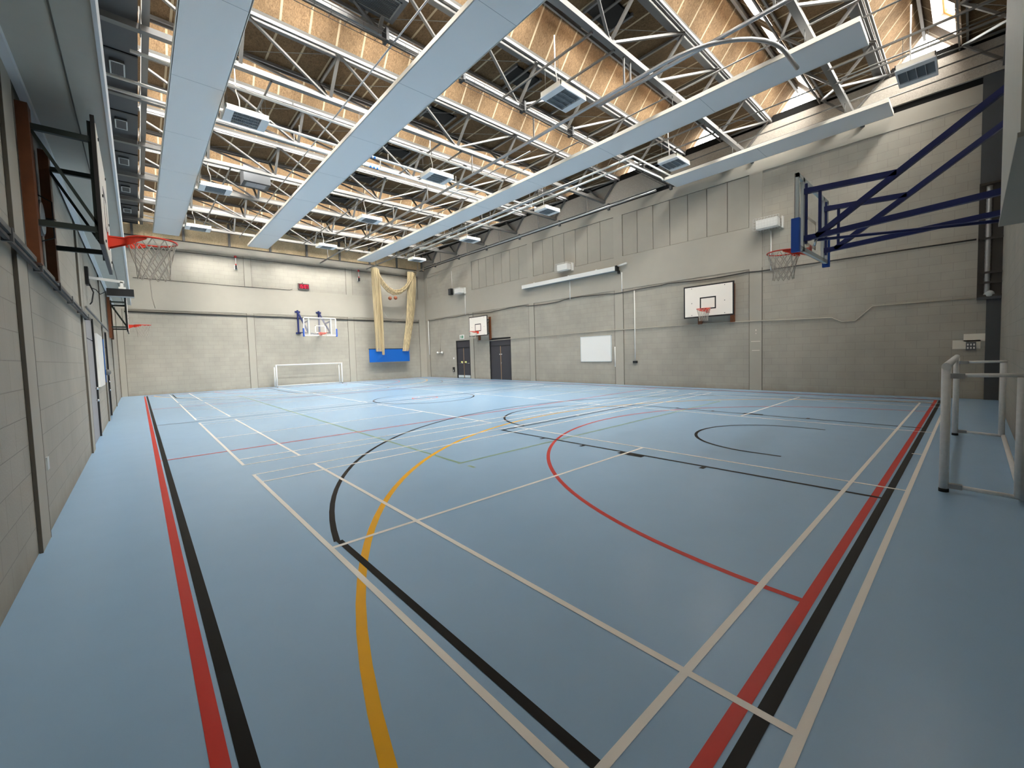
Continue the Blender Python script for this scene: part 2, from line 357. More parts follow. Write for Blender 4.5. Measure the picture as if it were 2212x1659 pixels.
xs = [XL-.3, -1.48, 3.63, 3.98, 9.25, 9.66, 14.45, XR+.3]
for i in range(7):
    if i % 2 == 0:
        fbx(xs[i], xs[i+1], 0, 7.82, 0, 'conc')
        for xj in (xs[i], xs[i+1]): b.box((xj-.008, YF-.001, 0), (xj+.008, YF+.02, 4.25), 'joint'); b.box((xj-.006, YF-.001, 5.72), (xj+.006, YF+.02, 7.42), 'joint')
    else:
        fbx(xs[i], xs[i+1], 0, 4.25, .025, 'blockX'); fbx(xs[i], xs[i+1], 4.25, 5.72, 0, 'conc')
        fbx(xs[i], xs[i+1], 5.72, 7.42, .025, 'blockX'); fbx(xs[i], xs[i+1], 7.42, 7.82, 0, 'conc')
struct(b.build('wall_far'))
b = MB(); b.box((XL-.3, YN-.35, 0), (XR+.3, YN, 9.2), 'blockX'); struct(b.build('wall_near'))
# band above the far wall: dark gap, striped cladding and grey posts
b = MB(); b.box((XL-.3, YF+.03, 7.82), (XR+.3, YF+.35, 7.88), 'blackm'); b.box((XL-.3, YF+.06, 7.88), (XR+.3, YF+.35, 9.2), 'strip')
for k in range(9): b.box((1.06+1.97*(k-1)-.05, YF-.06, 7.85), (1.06+1.97*(k-1)+.05, YF+.06, 9.06), 'steel')
struct(b.build('trim_1'))
# right wall head: dark ledge gap and speckled upstand with pipes resting on it
b = MB(); b.box((XR+.02, YN, ZW), (XR+.35, YF, 8.12), 'voidm'); b.box((XR-.06, YN, 8.12), (XR+.35, YF, 8.93), 'speck'); b.box((XR+.02, YN, 8.93), (XR+.35, YF, 9.2), 'voidm')
for y in GB: b.box((XR-.10, y-.28, 7.86), (XR+.05, y-.18, 8.14), 'steeld')
struct(b.build('trim_2'))
# left: low concrete soffit along the wall
b = MB(); b.box((XL, YN, 4.02), (-1.14, 23.4, 4.55), 'ply'); b.box((-1.14, YN, 4.00), (-1.115, 23.4, 4.55), 'panelw')
b.box((XL, YN, 3.96), (XL+.06, 23.4, 4.02), 'panelw'); b.box((-1.36, YN, 4.008), (-1.35, 23.4, 4.02), 'joint')
struct(b.build('trim_3'))
# left: dark flat soffit under the roof edge, and the long edge beam carrying the girders
b = MB()
b.box((XL-.35, YN, 7.95), (XL, YF, 8.4), 'dark'); b.box((XL-.35, YN, 8.40), (-.66, YF, 8.46), 'dark')
for y in GB: b.box((XL, y+1.3, 8.37), (-.66, y+1.36, 8.40), 'blackm')
struct(b.build('trim_4'))
b = MB(); b.box((-.60, YN, 8.40), (-.48, YF, 8.62), 'steel')
for y in GB:
    b.box((-.64, y-.16, 8.18), (-.62, y+.16, 8.60), 'steel'); b.box((-.56, y-.78, 8.62), (-.52, y-.70, 9.06), 'steel'); b.box((-.56, y+.70, 8.62), (-.52, y+.78, 9.06), 'steel')
struct(b.build('trim_5'))

# ------------------------------------------------------------------ roof: flat strips over the girders, pitched ridges between them
WX = [(13.87-1.97*k-.72, 13.87-1.97*k+.72) for k in range(7, -1, -1)]      # roof windows along each ridge (x0,x1)
SLP = (ZR-ZT-.06)/DY
rf = MB(); X0, X1 = XL-.35, XR+.35
def sl(y, yf): return ZT+.06+(y-yf)*SLP          # height on a slope rising to +y from yf
edges = [YN-.3]
for i, gb in enumerate(GB):
    a0 = gb-DY; f0 = gb+DY
    rf.box((X0, a0-.02, 9.06), (X1, f0+.02, 9.14), 'wool_shaded')
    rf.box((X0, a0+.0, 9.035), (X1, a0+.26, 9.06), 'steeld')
    if i == len(GB)-1: rf.box((X0, f0, 9.06), (X1, YF+.35, 9.14), 'wool_shaded'); continue
    r = gb+2*DY; n1 = gb+2.96-DY
    # brown slope facing the camera: ridge down to the next girder
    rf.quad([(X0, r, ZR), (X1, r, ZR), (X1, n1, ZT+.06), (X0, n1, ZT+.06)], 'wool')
    rf.quad([(X0, r, ZR+.1), (X0, n1, ZT+.16), (X1, n1, ZT+.16), (X1, r, ZR+.1)], 'wool_shaded')
    rf.quad([(X0, n1-.07, ZT+.045+.07*SLP), (X1, n1-.07, ZT+.045+.07*SLP), (X1, n1, ZT+.045), (X0, n1, ZT+.045)], 'steel')
    # slope away from the camera, with openings for the roof windows
    ya, yb = f0+.12, r-.20
    def Q(xa, xb, y0, y1): rf.quad([(xa, y0, sl(y0, f0)), (xb, y0, sl(y0, f0)), (xb, y1, sl(y1, f0)), (xa, y1, sl(y1, f0))], 'wool_shaded')
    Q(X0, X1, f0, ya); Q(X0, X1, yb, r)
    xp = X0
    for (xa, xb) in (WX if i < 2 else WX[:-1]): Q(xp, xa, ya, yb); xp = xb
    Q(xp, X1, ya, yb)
    # light grey ridge purlin
    rf.box((X0, r-.03, ZR-.20), (X1, r+.03, ZR-.08), 'steel')
struct(rf.build('ceiling'))
# roof windows: white reveal, pine frame, daylit pane, set above the slope
wn = 0
NRM = Vector((0, -SLP, 1)).normalized()          # outward normal of the window slope
for i, gb in enumerate(GB[:-1]):
    f0 = gb+DY; ya, yb = f0+.12, gb+2*DY-.20
    for (xa, xb) in (WX if i < 2 else WX[:-1]):
        wn += 1
        p = [Vector((xa, ya, sl(ya, f0))), Vector((xb, ya, sl(ya, f0))), Vector((xb, yb, sl(yb, f0))), Vector((xa, yb, sl(yb, f0)))]
        q = [v+NRM*.30 for v in p]
        w = MB()
        for k in range(4): w.quad([p[k], p[(k+1) % 4], q[(k+1) % 4], q[k]], 'panelw')
        wo = struct(w.build('window_%d' % wn, org=p[0]))
        fr = MB()
        c = sum(q, Vector())/4; inn = [c+(v-c)*.86 for v in q]; q2 = [v-NRM*.06 for v in q]; in2 = [v-NRM*.06 for v in inn]
        for k in range(4):
            k2 = (k+1) % 4; fr.quad([q2[k], q2[k2], in2[k2], in2[k]], 'pine'); fr.quad([in2[k], in2[k2], inn[k2], inn[k]], 'pine')
        fr.build('window_frame', wo)
        pn = MB(); pn.quad([inn[3], inn[2], inn[1], inn[0]], 'pane'); pn.build('window_pane', wo)
        ld = bpy.data.lights.new('window_daylight', 'AREA'); ld.shape = 'RECTANGLE'; ld.size = xb-xa; ld.size_y = (p[3]-p[0]).length; ld.cycles.is_portal = True
        lo = bpy.data.objects.new('window_daylight', ld); COL.objects.link(lo); lo.parent = wo
        ax = Vector((1, 0, 0)); az = NRM; ay = az.cross(ax)       # light shines along -z, into the hall
        Mx = Matrix((ax, ay, az)).transposed().to_4x4(); Mx.translation = sum(p, Vector())/4 - p[0]; lo.matrix_local = Mx

# ------------------------------------------------------------------ roof girders
NX = [14.85-1.97*k for k in range(8)]
def girder(gb, label):
    g = thing('roof_girder', label, 'girder', (7, gb, ZB), 'triangular steel roof girders')
    xe0, xe1 = -1.6, 14.95
    MB().box((xe0, gb-.07, ZB-.05), (xe1, gb+.07, ZB+.0), 'steel').box((xe0, gb-.07, ZB), (xe1, gb-.06, ZB+.07), 'steel').box((xe0, gb+.06, ZB), (xe1, gb+.07, ZB+.07), 'steel').build('bottom_chord', g)
    for sgn in (-1, 1):
        y = gb+sgn*DY
        MB().box((-.6, y-.10, ZT-.04), (xe1, y-.06, ZT+.03), 'steel').box((-.6, y+.05, ZT-.04), (xe1, y+.08, ZT+.03), 'steel').build('top_chord', g)
        for k, x in enumerate(NX):
            MB().bar((x, y, ZT), (x, gb, ZB), .07, .05, 'steel').build('strut', g)
            if k < 4: xb, xa = NX[k+1], x      # right half: diagonals fall towards midspan
            elif k < 7: xb, xa = x, NX[k+1]
            else: continue
            MB().bar((xa, y, ZT), (xb, gb, ZB), .06, .05, 'steel').build('diagonal', g)
        MB().bar((-.52, y, ZT-.3), (NX[7], gb, ZB), .06, .05, 'steel').build('diagonal', g)
    for k, x in enumerate(NX):
        MB().bar((x, gb-DY, ZT), (x, gb+DY, ZT), .05, .05, 'steel').build('cross_tie', g)
        if k < 7: MB().tube((x, gb-DY, ZT), (NX[k+1], gb+DY, ZT), .008, 'steel', 5).build('bracing_rod', g)
    return g
GL = ['grey roof girder right against the far wall', 'second grey roof girder out from the far wall', 'third grey roof girder out from the far wall',
      'fourth grey roof girder out from the far wall', 'grey roof girder midway along the hall', 'grey roof girder just beyond the middle of the hall, nearer side',
      'grey roof girder in front of the fan box with open louvre', 'grey roof girder carrying the long wire cable basket', 'grey roof girder at the near ends of the radiant panels', 'grey roof girder closest to the end wall with the blue hoop']
g0 = girder(GB[9], GL[0])
for k in range(1, 10):
    c = copy_tree(g0); c.location = (7, GB[9-k], ZB); c['label'] = GL[k]

# ------------------------------------------------------------------ radiant heating panels
def radiant(xc, y0, y1, label, ends=()):
    t = thing('radiant_panel', label, 'heating panel', (xc, (y0+y1)/2, 7.8), 'suspended radiant panels')
    MB().box((xc-.485, y0, 7.80), (xc+.485, y1, 7.812), 'panelw').build('panel_face', t)
    e = MB()
    for s2 in (-1, 1): e.box((xc+s2*.485-.012, y0, 7.80), (xc+s2*.485+.012, y1, 7.90), 'lampw')
    e.box((xc-.485, y0-.012, 7.80), (xc+.485, y0, 7.90), 'lampw').box((xc-.485, y1, 7.80), (xc+.485, y1+.012, 7.90), 'lampw')
    e.build('edge_trim', t)
    j = MB(); n = max(1, int((y1-y0)/3.2))
    for i in range(1, n+1): j.box((xc-.485, y0+(y1-y0)*i/(n+1)-.004, 7.7985), (xc+.485, y0+(y1-y0)*i/(n+1)+.004, 7.80), 'fin')
    j.build('panel_joint', t)
    for gb in GB:
        if y0 < gb < y1:
            for s2 in (-1, 1): MB().tube((xc+s2*.42, gb, 7.88), (xc+s2*.42, gb, ZB-.05), .008, 'steel', 5).build('hanger', t)
radiant(.315, -.3, 26.15, 'leftmost long white radiant panel, beside the low soffit')
radiant(4.20, -.3, 26.4, 'long white radiant panel passing over the far football goal side, second from left')
radiant(10.2, 1.22, 26.4, 'long white radiant panel whose squared near end shows above the blue hoop')
radiant(14.27, 1.22, 7.48, 'short white radiant panel close against the right wall')

# ------------------------------------------------------------------ hanging lights
def lamp(x, y, label):
    z = 7.5; t = thing('hanging_light', label, 'ceiling light', (x, y, z), 'louvred hanging lights')
    w, d = .455, .325
    h = MB(); h.box((x-w, y-d, z+.03), (x+w, y-d+.02, z+.13), 'lampw').box((x-w, y+d-.02, z+.03), (x+w, y+d, z+.13), 'lampw')
    h.box((x-w, y-d, z+.03), (x-w+.02, y+d, z+.13), 'lampw').box((x+w-.02, y-d, z+.03), (x+w, y+d, z+.13), 'lampw').box((x-w, y-d, z+.125), (x+w, y+d, z+.135), 'lampw')
    h.box((x-w, y-d, z), (x-w+.17, y+d, z+.03), 'panelw').box((x+w-.17, y-d, z), (x+w, y+d, z+.03), 'panelw').box((x-w+.17, y-d, z), (x+w-.17, y-d+.03, z+.03), 'panelw').box((x-w+.17, y+d-.03, z), (x+w-.17, y+d, z+.03), 'panelw')
    ho = h.build('housing', t)
    r = MB(); r.box((x-w+.17, y-d+.03, z+.085), (x+w-.17, y+d-.03, z+.09), 'refl'); r.build('reflector', ho)
    for k in range(4):
        yy = y-d+.03+(k+.5)*(2*d-.06)/4
        MB().tube((x-w+.17, yy, z+.05), (x+w-.17, yy, z+.05), .018, 'offw', 8).build('tube', t)
    f = MB()
    for k in range(1, 4): f.box((x-w+.17, y-d+.03+k*(2*d-.06)/4-.004, z+.005), (x+w-.17, y-d+.03+k*(2*d-.06)/4+.004, z+.085), 'refl')
    for k in range(1, 14): f.box((x-w+.17+k*(2*w-.34)/14-.002, y-d+.03, z+.012), (x-w+.17+k*(2*w-.34)/14+.002, y+d-.03, z+.04), 'fin')
    f.build('louvre', ho)
    lo = max(gb for gb in GB if gb < y-.25); hi = min(gb for gb in GB if gb > y+.25)
    for s2 in (-1, 1):
        MB().box((x+s2*.40-.02, lo, 8.16), (x+s2*.40+.02, hi, 8.2), 'steel').build('hanger_rail', t)
        for s3 in (-1, 1): MB().tube((x+s2*.40, y+s3*.2, z+.13), (x+s2*.40, y+s3*.2, 8.17), .005, 'steel', 5).build('wire', t)
    MB().poly([(x-.1, y+.1, z+.13), (x-.1, y+.1, 8.0), (x-.16, y+.1, 8.2), (x-.16, y+.1, ZT-.05)], .014, 'offw', 6).build('supply_conduit', t)
LX = (1.28, 6.75, 12.13); LY = (.57, 6.27, 11.92, 17.5, 23.1)
LB = {(1, 1): 'white louvred light hanging nearest in the middle row, by the curved track', (1, 2): 'second white louvred light in the middle row, hanging beside pale pipes',
 (1, 3): 'third white louvred light along the middle row', (1, 4): 'farthest white louvred light of the middle row, close to the far wall',
 (0, 2): 'nearest white louvred light between the two left radiant panels', (0, 3): 'middle white louvred light between the two left radiant panels', (0, 4): 'farthest white louvred light between the two left radiant panels',
 (2, 0): 'louvred light beside the roof window, nearest of the right-hand row', (2, 1): 'louvred light above the far end of the short right panel', (2, 2): 'third louvred light of the right-hand row, over the projector screen',
 (2, 3): 'fourth louvred light of the right-hand row', (2, 4): 'louvred light above the bundled tan net'}
for (i, j), lb in LB.items(): lamp(LX[i], LY[j], lb)

# ------------------------------------------------------------------ curtain tracks
def track(pts, label):
    t = thing('curtain_track', label, 'track', pts[0], 'grey curtain tracks')
    MB().poly(pts, .042, 'galv', 8).build('rail', t)
    ys = sorted(p[1] for p in pts)
    for gb in GB:
        if ys[0]+.5 < gb < ys[-1]:
            i = min(range(len(pts)-1), key=lambda k: 0 if min(pts[k][1], pts[k+1][1]) <= gb <= max(pts[k][1], pts[k+1][1]) else 1)
            p, q = pts[i], pts[i+1]; f = (gb-p[1])/(q[1]-p[1]) if q[1] != p[1] else 0; x = p[0]+(q[0]-p[0])*f
            MB().box((x-.012, gb-.02, pts[0][2]), (x+.012, gb+.02, ZB), 'steel').build('hanger', t)
    return t
pc = [(7.71, 27.25, 7.55), (7.5, 4.1, 7.55)]+[(9.15-1.65*math.cos(a), 4.1-1.78*math.sin(a)-.0, 7.55) for a in [pi/2*k/10 for k in range(1, 11)]]+[(9.9, 2.30, 7.55)]
track(pc, 'grey curtain track down the middle with a curved near end')
track([(10.66, 27.25, 7.52), (10.68, 9.0, 7.52)], 'straight grey curtain track ending at the left bunch of tan net')
track([(13.68, 27.25, 7.5), (13.66, 7.75, 7.5)], 'straight grey curtain track running close along the right wall')
track([(7.76, 6.0, 7.62), (7.80, .2, 7.62)], 'short straight grey track beside the curved one')

# ------------------------------------------------------------------ pipes, cable basket, fan boxes, grilles
def pipe(name, pts, r, k, label, cat, group=None, n=8):
    return tag(MB().poly([Vector(p)-Vector(pts[0]) for p in pts], r, k, n).build(name, org=(0,0,0)), label, cat, group), pts[0]
def mkpipe(name, pts, r, k, label, cat, group=None, n=8):
    o, p0 = pipe(name, pts, r, k, label, cat, group, n); o.location = p0; return o
def heating(pts, band, label):
    t = thing('heating_pipe', label, 'pipe', pts[0], 'white heating pipes')
    MB().poly(pts, .036, 'offw', 8).build('pipe_run', t)
    for bx in band:
        p, q = Vector(pts[0]), Vector(pts[1]); d = (q-p).normalized()
        for k in range(3): c = p+d*(bx+k*.12); MB().tube(c, c+d*.07, .04, 'bandb', 8).build('blue_band', t)
    for k in range(5):
        c = Vector(pts[0])+(Vector(pts[1])-Vector(pts[0]))*(.1+.2*k); MB().box((c.x-.012, c.y-.012, c.z), (c.x+.012, c.y+.012, ZB), 'steel').build('hanger', t)
heating([(-1.3, 12.72, 8.0), (12.2, 12.9, 8.0)], (6.0,), 'white pipe crossing the hall behind the middle light, nearer of the pair')
heating([(-1.3, 13.2, 7.95), (12.2, 13.6, 7.95)], (6.35,), 'white pipe crossing the hall behind the middle light, farther of the pair')
heating([(-.8, 11.55, 8.05), (9.5, 11.7, 8.05)], (), 'white pipe passing just in front of the middle lights')
heating([(11.95, 24.0, 7.98), (11.95, 7.75, 7.98), (13.85, 7.65, 7.98), (13.85, 7.55, 7.85)], (), 'pale pipe with elbow feeding the short right panel, outer one')
heating([(11.56, 24.0, 8.0), (11.56, 7.40, 8.0), (14.1, 7.36, 8.0), (14.1, 7.36, 7.85)], (), 'pale pipe with elbow feeding the short right panel, inner one')
# wire cable basket under a girder
t = thing('cable_basket', 'long dark wire cable basket hung under a near girder', 'cable tray', (1.3, 7.85, 8.0))
for yy, zz in ((7.80, 8.0), (7.80, 8.12), (7.98, 8.0), (7.98, 8.12)): MB().tube((1.3, yy, zz), (14.9, yy, zz), .007, 'cable', 5).build('wire_rail', t)
for k in range(46):
    x = 1.4+.3*k; MB().poly([(x, 7.80, 8.12), (x, 7.80, 8.0), (x, 7.98, 8.0), (x, 7.98, 8.12)], .005, 'cable', 4).build('wire_hoop', t)
MB().poly([(1.3, 7.88, 8.015), (6, 7.87, 8.02), (10, 7.9, 8.015), (14.9, 7.88, 8.02)], .022, 'cable', 6).build('cables', t)
for x in (3.1, 5.0, 6.97, 8.94, 10.9, 12.9): MB().box((x-.03, 7.79, 8.0), (x+.03, 7.99, 8.25), 'blackm').build('bracket', t)
# conduits along the hall under the girders
for x, lab in ((9.86, 'thin grey conduit alongside the squared end of the third radiant panel'), (10.5, 'thin grey conduit over the third radiant panel'), (12.6, 'upper thin conduit at the right near corner, by the hanging light'),
               (13.4, 'second thin conduit down at the right near corner'), (14.05, 'third thin conduit down, over the speckled upstand'), (14.72, 'lowest thin conduit, along the speckled upstand')):
    y1 = {9.86: 26.5, 10.5: 2.1, 12.6: 5.1, 13.4: 2.2, 14.05: 7.9, 14.72: 8.0}[x]
    mkpipe('conduit', [(x, -.84, 8.3), (x, y1, 8.3)], .02, 'steel', lab, 'conduit', 'thin grey conduits near the ridge')
for x, y0, y1, lab in ((3.3, .2, 26, 'thin grey bar alongside the second radiant panel'), (8.8, 9.5, 26, 'thin grey bar over the middle of the far half')):
    mkpipe('conduit', [(x, y0, 8.12), (x, y1, 8.12)], .018, 'galv', lab, 'conduit')
def fanbox(x, y, label, louvre):
    t = thing('fan_box', label, 'ventilation unit', (x, y, 8.5))
    z0, z1 = 8.45, 9.03; d = .36; w = .45
    MB().box((x-w, y-d, z0), (x+w, y+d, z1), 'dark').build('casing', t)
    f = MB(); 
    for a, c in (((x-.36, y-.27), (x+.36, y-.24)), ((x-.36, y+.24), (x+.36, y+.27)), ((x-.36, y-.27), (x-.33, y+.27)), ((x+.33, y-.27), (x+.36, y+.27))): f.box((a[0], a[1], z0-.012), (c[0], c[1], z0), 'steel')
    f.build('grille_frame', t)
    l = MB(); l.box((x-.33, y-.24, z0-.003), (x+.33, y+.24, z0), 'voidm' if louvre else 'doorl')
    if louvre:
        for k in range(14): l.box((x-.33, y-.23+k*.034, z0-.008), (x+.33, y-.218+k*.034, z0-.001), 'steeld')
    else: l.box((x-.003, y-.24, z0-.006), (x+.003, y+.24, z0), 'steel')
    l.build('grille', t)
fanbox(2.82, 7.55, 'charcoal fan box with louvred grille above the wire cable basket', True)
fanbox(2.78, 18.85, 'charcoal fan box with pale panelled grille, far beyond the louvred one', False)
for k, y in enumerate((4.1, 7.06, 10.05, 13.0, 16.0, 18.9, 21.9, 24.9)):
    t = thing('vent_grille', ORD[k]+' small white-framed grille along the dark left soffit, counting from the camera', 'vent', (-1.01, y, 8.38), 'grilles in the dark soffit')
    MB().box((-1.13, y-.28, 8.33), (-.89, y+.28, 8.40), 'dark').build('collar', t)
    f = MB()
    for a, c in (((-1.14, y-.30), (-1.115, y+.30)), ((-.905, y-.30), (-.88, y+.30)), ((-1.14, y-.30), (-.88, y-.275)), ((-1.14, y+.275), (-.88, y+.30))): f.box((a[0], a[1], 8.315), (c[0], c[1], 8.33), 'alu')
    f.build('grille_frame', t)
    l = MB(); 
    for q in range(8): l.box((-1.11+q*.027, y-.27, 8.322), (-1.10+q*.027, y+.27, 8.33), 'steeld')
    l.build('fins', t)
for k, (x, y) in enumerate(((7.1, 5.2), (7.1, 8.06), (6.3, 11.02), (6.3, 13.98), (6.3, 16.94), (6.3, 19.9))):
    t = thing('roof_vent', ORD[k]+' black roof vent opening above the middle lights, counting from the camera', 'roof vent', (x, y, 9.05), 'black roof vents')
    MB().box((x-.42, y-.28, 9.0), (x+.42, y+.30, 9.055), 'voidm').build('opening', t)
    MB().box((x-.47, y-.33, 8.98), (x-.42, y+.35, 9.05), 'steeld').box((x+.42, y-.33, 8.98), (x+.47, y+.35, 9.05), 'steeld').build('upstand', t)

# ------------------------------------------------------------------ basketball: rim, net, boards
def ring_pts(c, r, n=28, z=0): return [(c[0]+r*math.cos(2*pi*k/n), c[1]+r*math.sin(2*pi*k/n), c[2]+z) for k in range(n)]
def rim_net(t, c, dirv, loose=False):
    """rim centred at c; dirv unit vector from the board to the rim"""
    c = Vector(c); d = Vector(dirv); s = Vector((-d.y, d.x, 0))
    r = MB(); r.poly(ring_pts(c, .232), .010, 'rim', 8, closed=True)
    bk = c-d*.375
    r.bar(bk+Vector((0,0,-.05)), bk+Vector((0,0,-.05))+d*.012, .14, .17, 'rim', (0,0,1))
    r.bar(bk+d*.0+Vector((0,0,-.004)), bk+d*.16+Vector((0,0,-.004)), .11, .012, 'rim')
    for sg in (-1, 1):
        p = [c + (-d*math.cos(a)+s*sg*math.sin(a))*.228 for a in (0.12, .35, .6, .85, 1.1, 1.35)]
        hh = [.085, .085, .08, .07, .05, .025]
        for i in range(5):
            r.quad([p[i], p[i+1], p[i+1]-Vector((0,0,hh[i+1])), p[i]-Vector((0,0,hh[i]))], 'rim')
            r.quad([p[i]*1.0+d*.003, p[i]-Vector((0,0,hh[i]))+d*.003, p[i+1]-Vector((0,0,hh[i+1]))+d*.003, p[i+1]+d*.003], 'rim')
        r.quad([bk+s*sg*.05, c-d*.16+s*sg*.045, c-d*.16+s*sg*.045-Vector((0,0,.04)), bk+s*sg*.05-Vector((0,0,.13))], 'rim')
    ro = r.build('rim', t)
    n = MB(); N = 12
    rad = [.226, .205, .178, .158, .148, .150]; zz = [0, -.10, -.20, -.29, -.37, -.44]
    lev = []
    for l in range(6):
        lev.append([c+Vector((rad[l]*math.cos(2*pi*(k+.5*(l % 2))/N), rad[l]*math.sin(2*pi*(k+.5*(l % 2))/N), zz[l])) for k in range(N)])
    for l in range(5):
        for k in range(N):
            a = lev[l][k]
            for o in ((0, -1) if l % 2 == 0 else (1, 0)): n.poly([a, lev[l+1][(k+o) % N]], .0048, 'cord', 4, caps=False)
    if loose: n.poly([lev[5][3], lev[5][3]+Vector((.01, .01, -.2)), lev[5][3]+Vector((.03, .02, -.32))], .003, 'cord', 4)
    n.build('net', ro)
def wooden_hoop(Xb, s, yc, Xw, posts, label, loose=False, zb=2.68):
    """board plane x=Xb facing s*x (into the hall), wall face at Xw, timber posts at y=posts"""
    t = thing('basketball_hoop', label, 'basketball hoop', (Xb, yc, zb), 'wall-mounted wooden basketball hoops')
    W2, H = .915, 1.2; e = .028
    def X(d): return Xb+s*d
    def bx(m, d0, d1, y0, y1, z0, z1, k): m.box((min(X(d0), X(d1)), y0, z0), (max(X(d0), X(d1)), y1, z1), k)
    m = MB(); bx(m, -.03, 0, yc-W2, yc+W2, zb, zb+H, 'boardbk'); bx(m, 0, .004, yc-W2+.05, yc+W2-.05, zb+.05, zb+H-.05, 'board')
    z1 = zb+.29
    for (y0, y1, q0, q1) in ((-.295, .295, 0, .045), (-.295, .295, .405, .45), (-.295, -.25, 0, .45), (.25, .295, 0, .45)):
        bx(m, .004, .006, yc+y0, yc+y1, z1+q0, z1+q1, 'boardbk')
    for yy in (-.6, .6):
        for q in (.1, .55, 1.1): bx(m, .004, .012, yc+yy-.012, yc+yy+.012, zb+q-.012, zb+q+.012, 'boardbk')
    m.build('backboard', t)
    rim_net(t, (X(.375), yc, zb+.28), (s, 0, 0), loose)
    for k, yp in enumerate(posts):
        p = MB(); p.box((min(Xw, Xw+s*.075), yp-.075, zb-.23), (max(Xw, Xw+s*.075), yp+.075, zb+H-.05), 'timber'); p.build('timber_post', t)
        for z in (zb+.14, zb+.98):
            MB().bar((Xw+s*.075, yp, z), (X(-.03), yp, z), .04, .05, 'green_s').build('strut', t)
        MB().bar((X(-.035), yp, zb+.05), (X(-.035), yp, zb+H-.05), .04, .02, 'green_s').build('batten', t)
        MB().bar((Xw+s*.075, yp, zb+.95), (X(-.03), yp, zb+.18), .02, .025, 'green_s').build('brace', t)
    for z in (zb+.3, zb+.9):
        MB().bar((X(-.045), posts[0], z), (X(-.045), posts[1], z), .02, .03, 'green_s', (0,0,1)).build('rail', t)
    return t
wooden_hoop(-1.215, 1, 6.15, XL, (5.28, 6.38), 'wooden hoop seen edge-on on the left wall near the camera, red rim and loose net', True)
wooden_hoop(-1.22, 1, 20.0, XL, (19.15, 20.3), 'wooden hoop far along the left wall, past the black box unit')
wooden_hoop(14.57, -1, 6.24, XR, (5.52, 6.70), 'large white backboard with black target on the right wall, near the blue hoop')
wooden_hoop(14.35, -1, 20.0, XR, (19.6, 20.7), 'white backboard with black edge between the two pairs of dark doors')

def glass_hoop(yb, s, label):
    """board plane y=yb facing s*y; wall on the other side 2.2 m behind"""
    xc = 6.85; zb = 2.90; W2, H = .9, 1.05; yw = yb-s*2.2
    t = thing('basketball_hoop', label, 'basketball hoop', (xc, yb, zb), 'blue framed glass basketball hoops')
    def Y(d): return yb+s*d
    def bx(m, x0, x1, d0, d1, z0, z1, k): m.box((xc+x0, min(Y(d0), Y(d1)), zb+z0), (xc+x1, max(Y(d0), Y(d1)), zb+z1), k)
    m = MB(); bx(m, -W2, W2, -.012, 0, 0, H, 'glass'); go = m.build('glass_board', t)
    m = MB()
    for a in ((-W2, -W2+.06, 0, H), (W2-.06, W2, 0, H), (-W2, W2, 0, .06), (-W2, W2, H-.06, H), (-.64, -.57, 0, H), (.57, .64, 0, H)): bx(m, a[0], a[1], -.05, -.0125, a[2], a[3], 'alu')
    for a in ((-W2, -W2+.05, 0, H), (W2-.05, W2, 0, H), (-W2, W2, 0, .05), (-W2, W2, H-.05, H)): bx(m, a[0], a[1], .0005, .002, a[2], a[3], 'board')
    m.build('board_frame', t)
    m = MB()
    for a in ((-.295, -.245, .15, .6), (.245, .295, .15, .6), (-.295, .295, .15, .2), (-.295, .295, .55, .6)): bx(m, a[0], a[1], .0005, .002, a[2], a[3], 'board')
    m.build('target', go)
    for sx in (-1, 1):
        m = MB(); bx(m, sx*W2-.035, sx*W2+.035, -.07, .03, -.05, .42, 'padb'); m.build('corner_pad', t)
    rim_net(t, (xc, Y(.375), zb+.15), (0, s, 0))
    wy = yw+s*.06
    for sx in (-1, 1):
        x = xc+sx*.6
        MB().bar((x, wy, 3.12), (x, wy, 4.55), .08, .08, 'navy').bar((x-.14, yw+s*.03, 3.17), (x+.14, yw+s*.03, 3.17), .06, .09, 'navy').bar((x-.14, yw+s*.03, 4.45), (x+.14, yw+s*.03, 4.45), .06, .09, 'navy').build('wall_post', t)
        MB().bar((x, wy, 4.45), (x, Y(-.2), 3.08), .07, .07, 'navy').build('diagonal_arm', t)
        MB().bar((x, wy, 3.20), (x, Y(-.12), 3.08), .07, .07, 'navy').build('lower_arm', t)
        MB().bar((x, Y(-1.05), 3.69), (x, Y(-.12), 3.75), .07, .07, 'navy').build('upper_arm', t)
        MB().bar((x, Y(-.24), 3.08), (x, Y(-.24), 3.76), .035, .035, 'navy').build('upright', t)
        MB().bar((x, Y(-.075), 3.0), (x, Y(-.075), 3.86), .03, .03, 'navy').bar((x, Y(-.05), 3.08), (x, Y(-.14), 3.08), .05, .08, 'navy').bar((x, Y(-.05), 3.75), (x, Y(-.14), 3.75), .05, .08, 'navy').build('board_bracket', t)
    MB().tube((xc-.45, Y(-.18), 3.06), (xc+.55, wy, 3.06), .022, 'navy').build('adjuster_rod', t)
    MB().tube((xc-.5, Y(-.18), 3.08), (xc-.45, Y(-.14), 2.98), .02, 'chrome').build('crank_hook', t)
glass_hoop(1.35, 1, 'blue framed glass hoop seen from behind at the near right')
glass_hoop(25.13, -1, 'blue framed glass hoop on the far wall above the small goal')

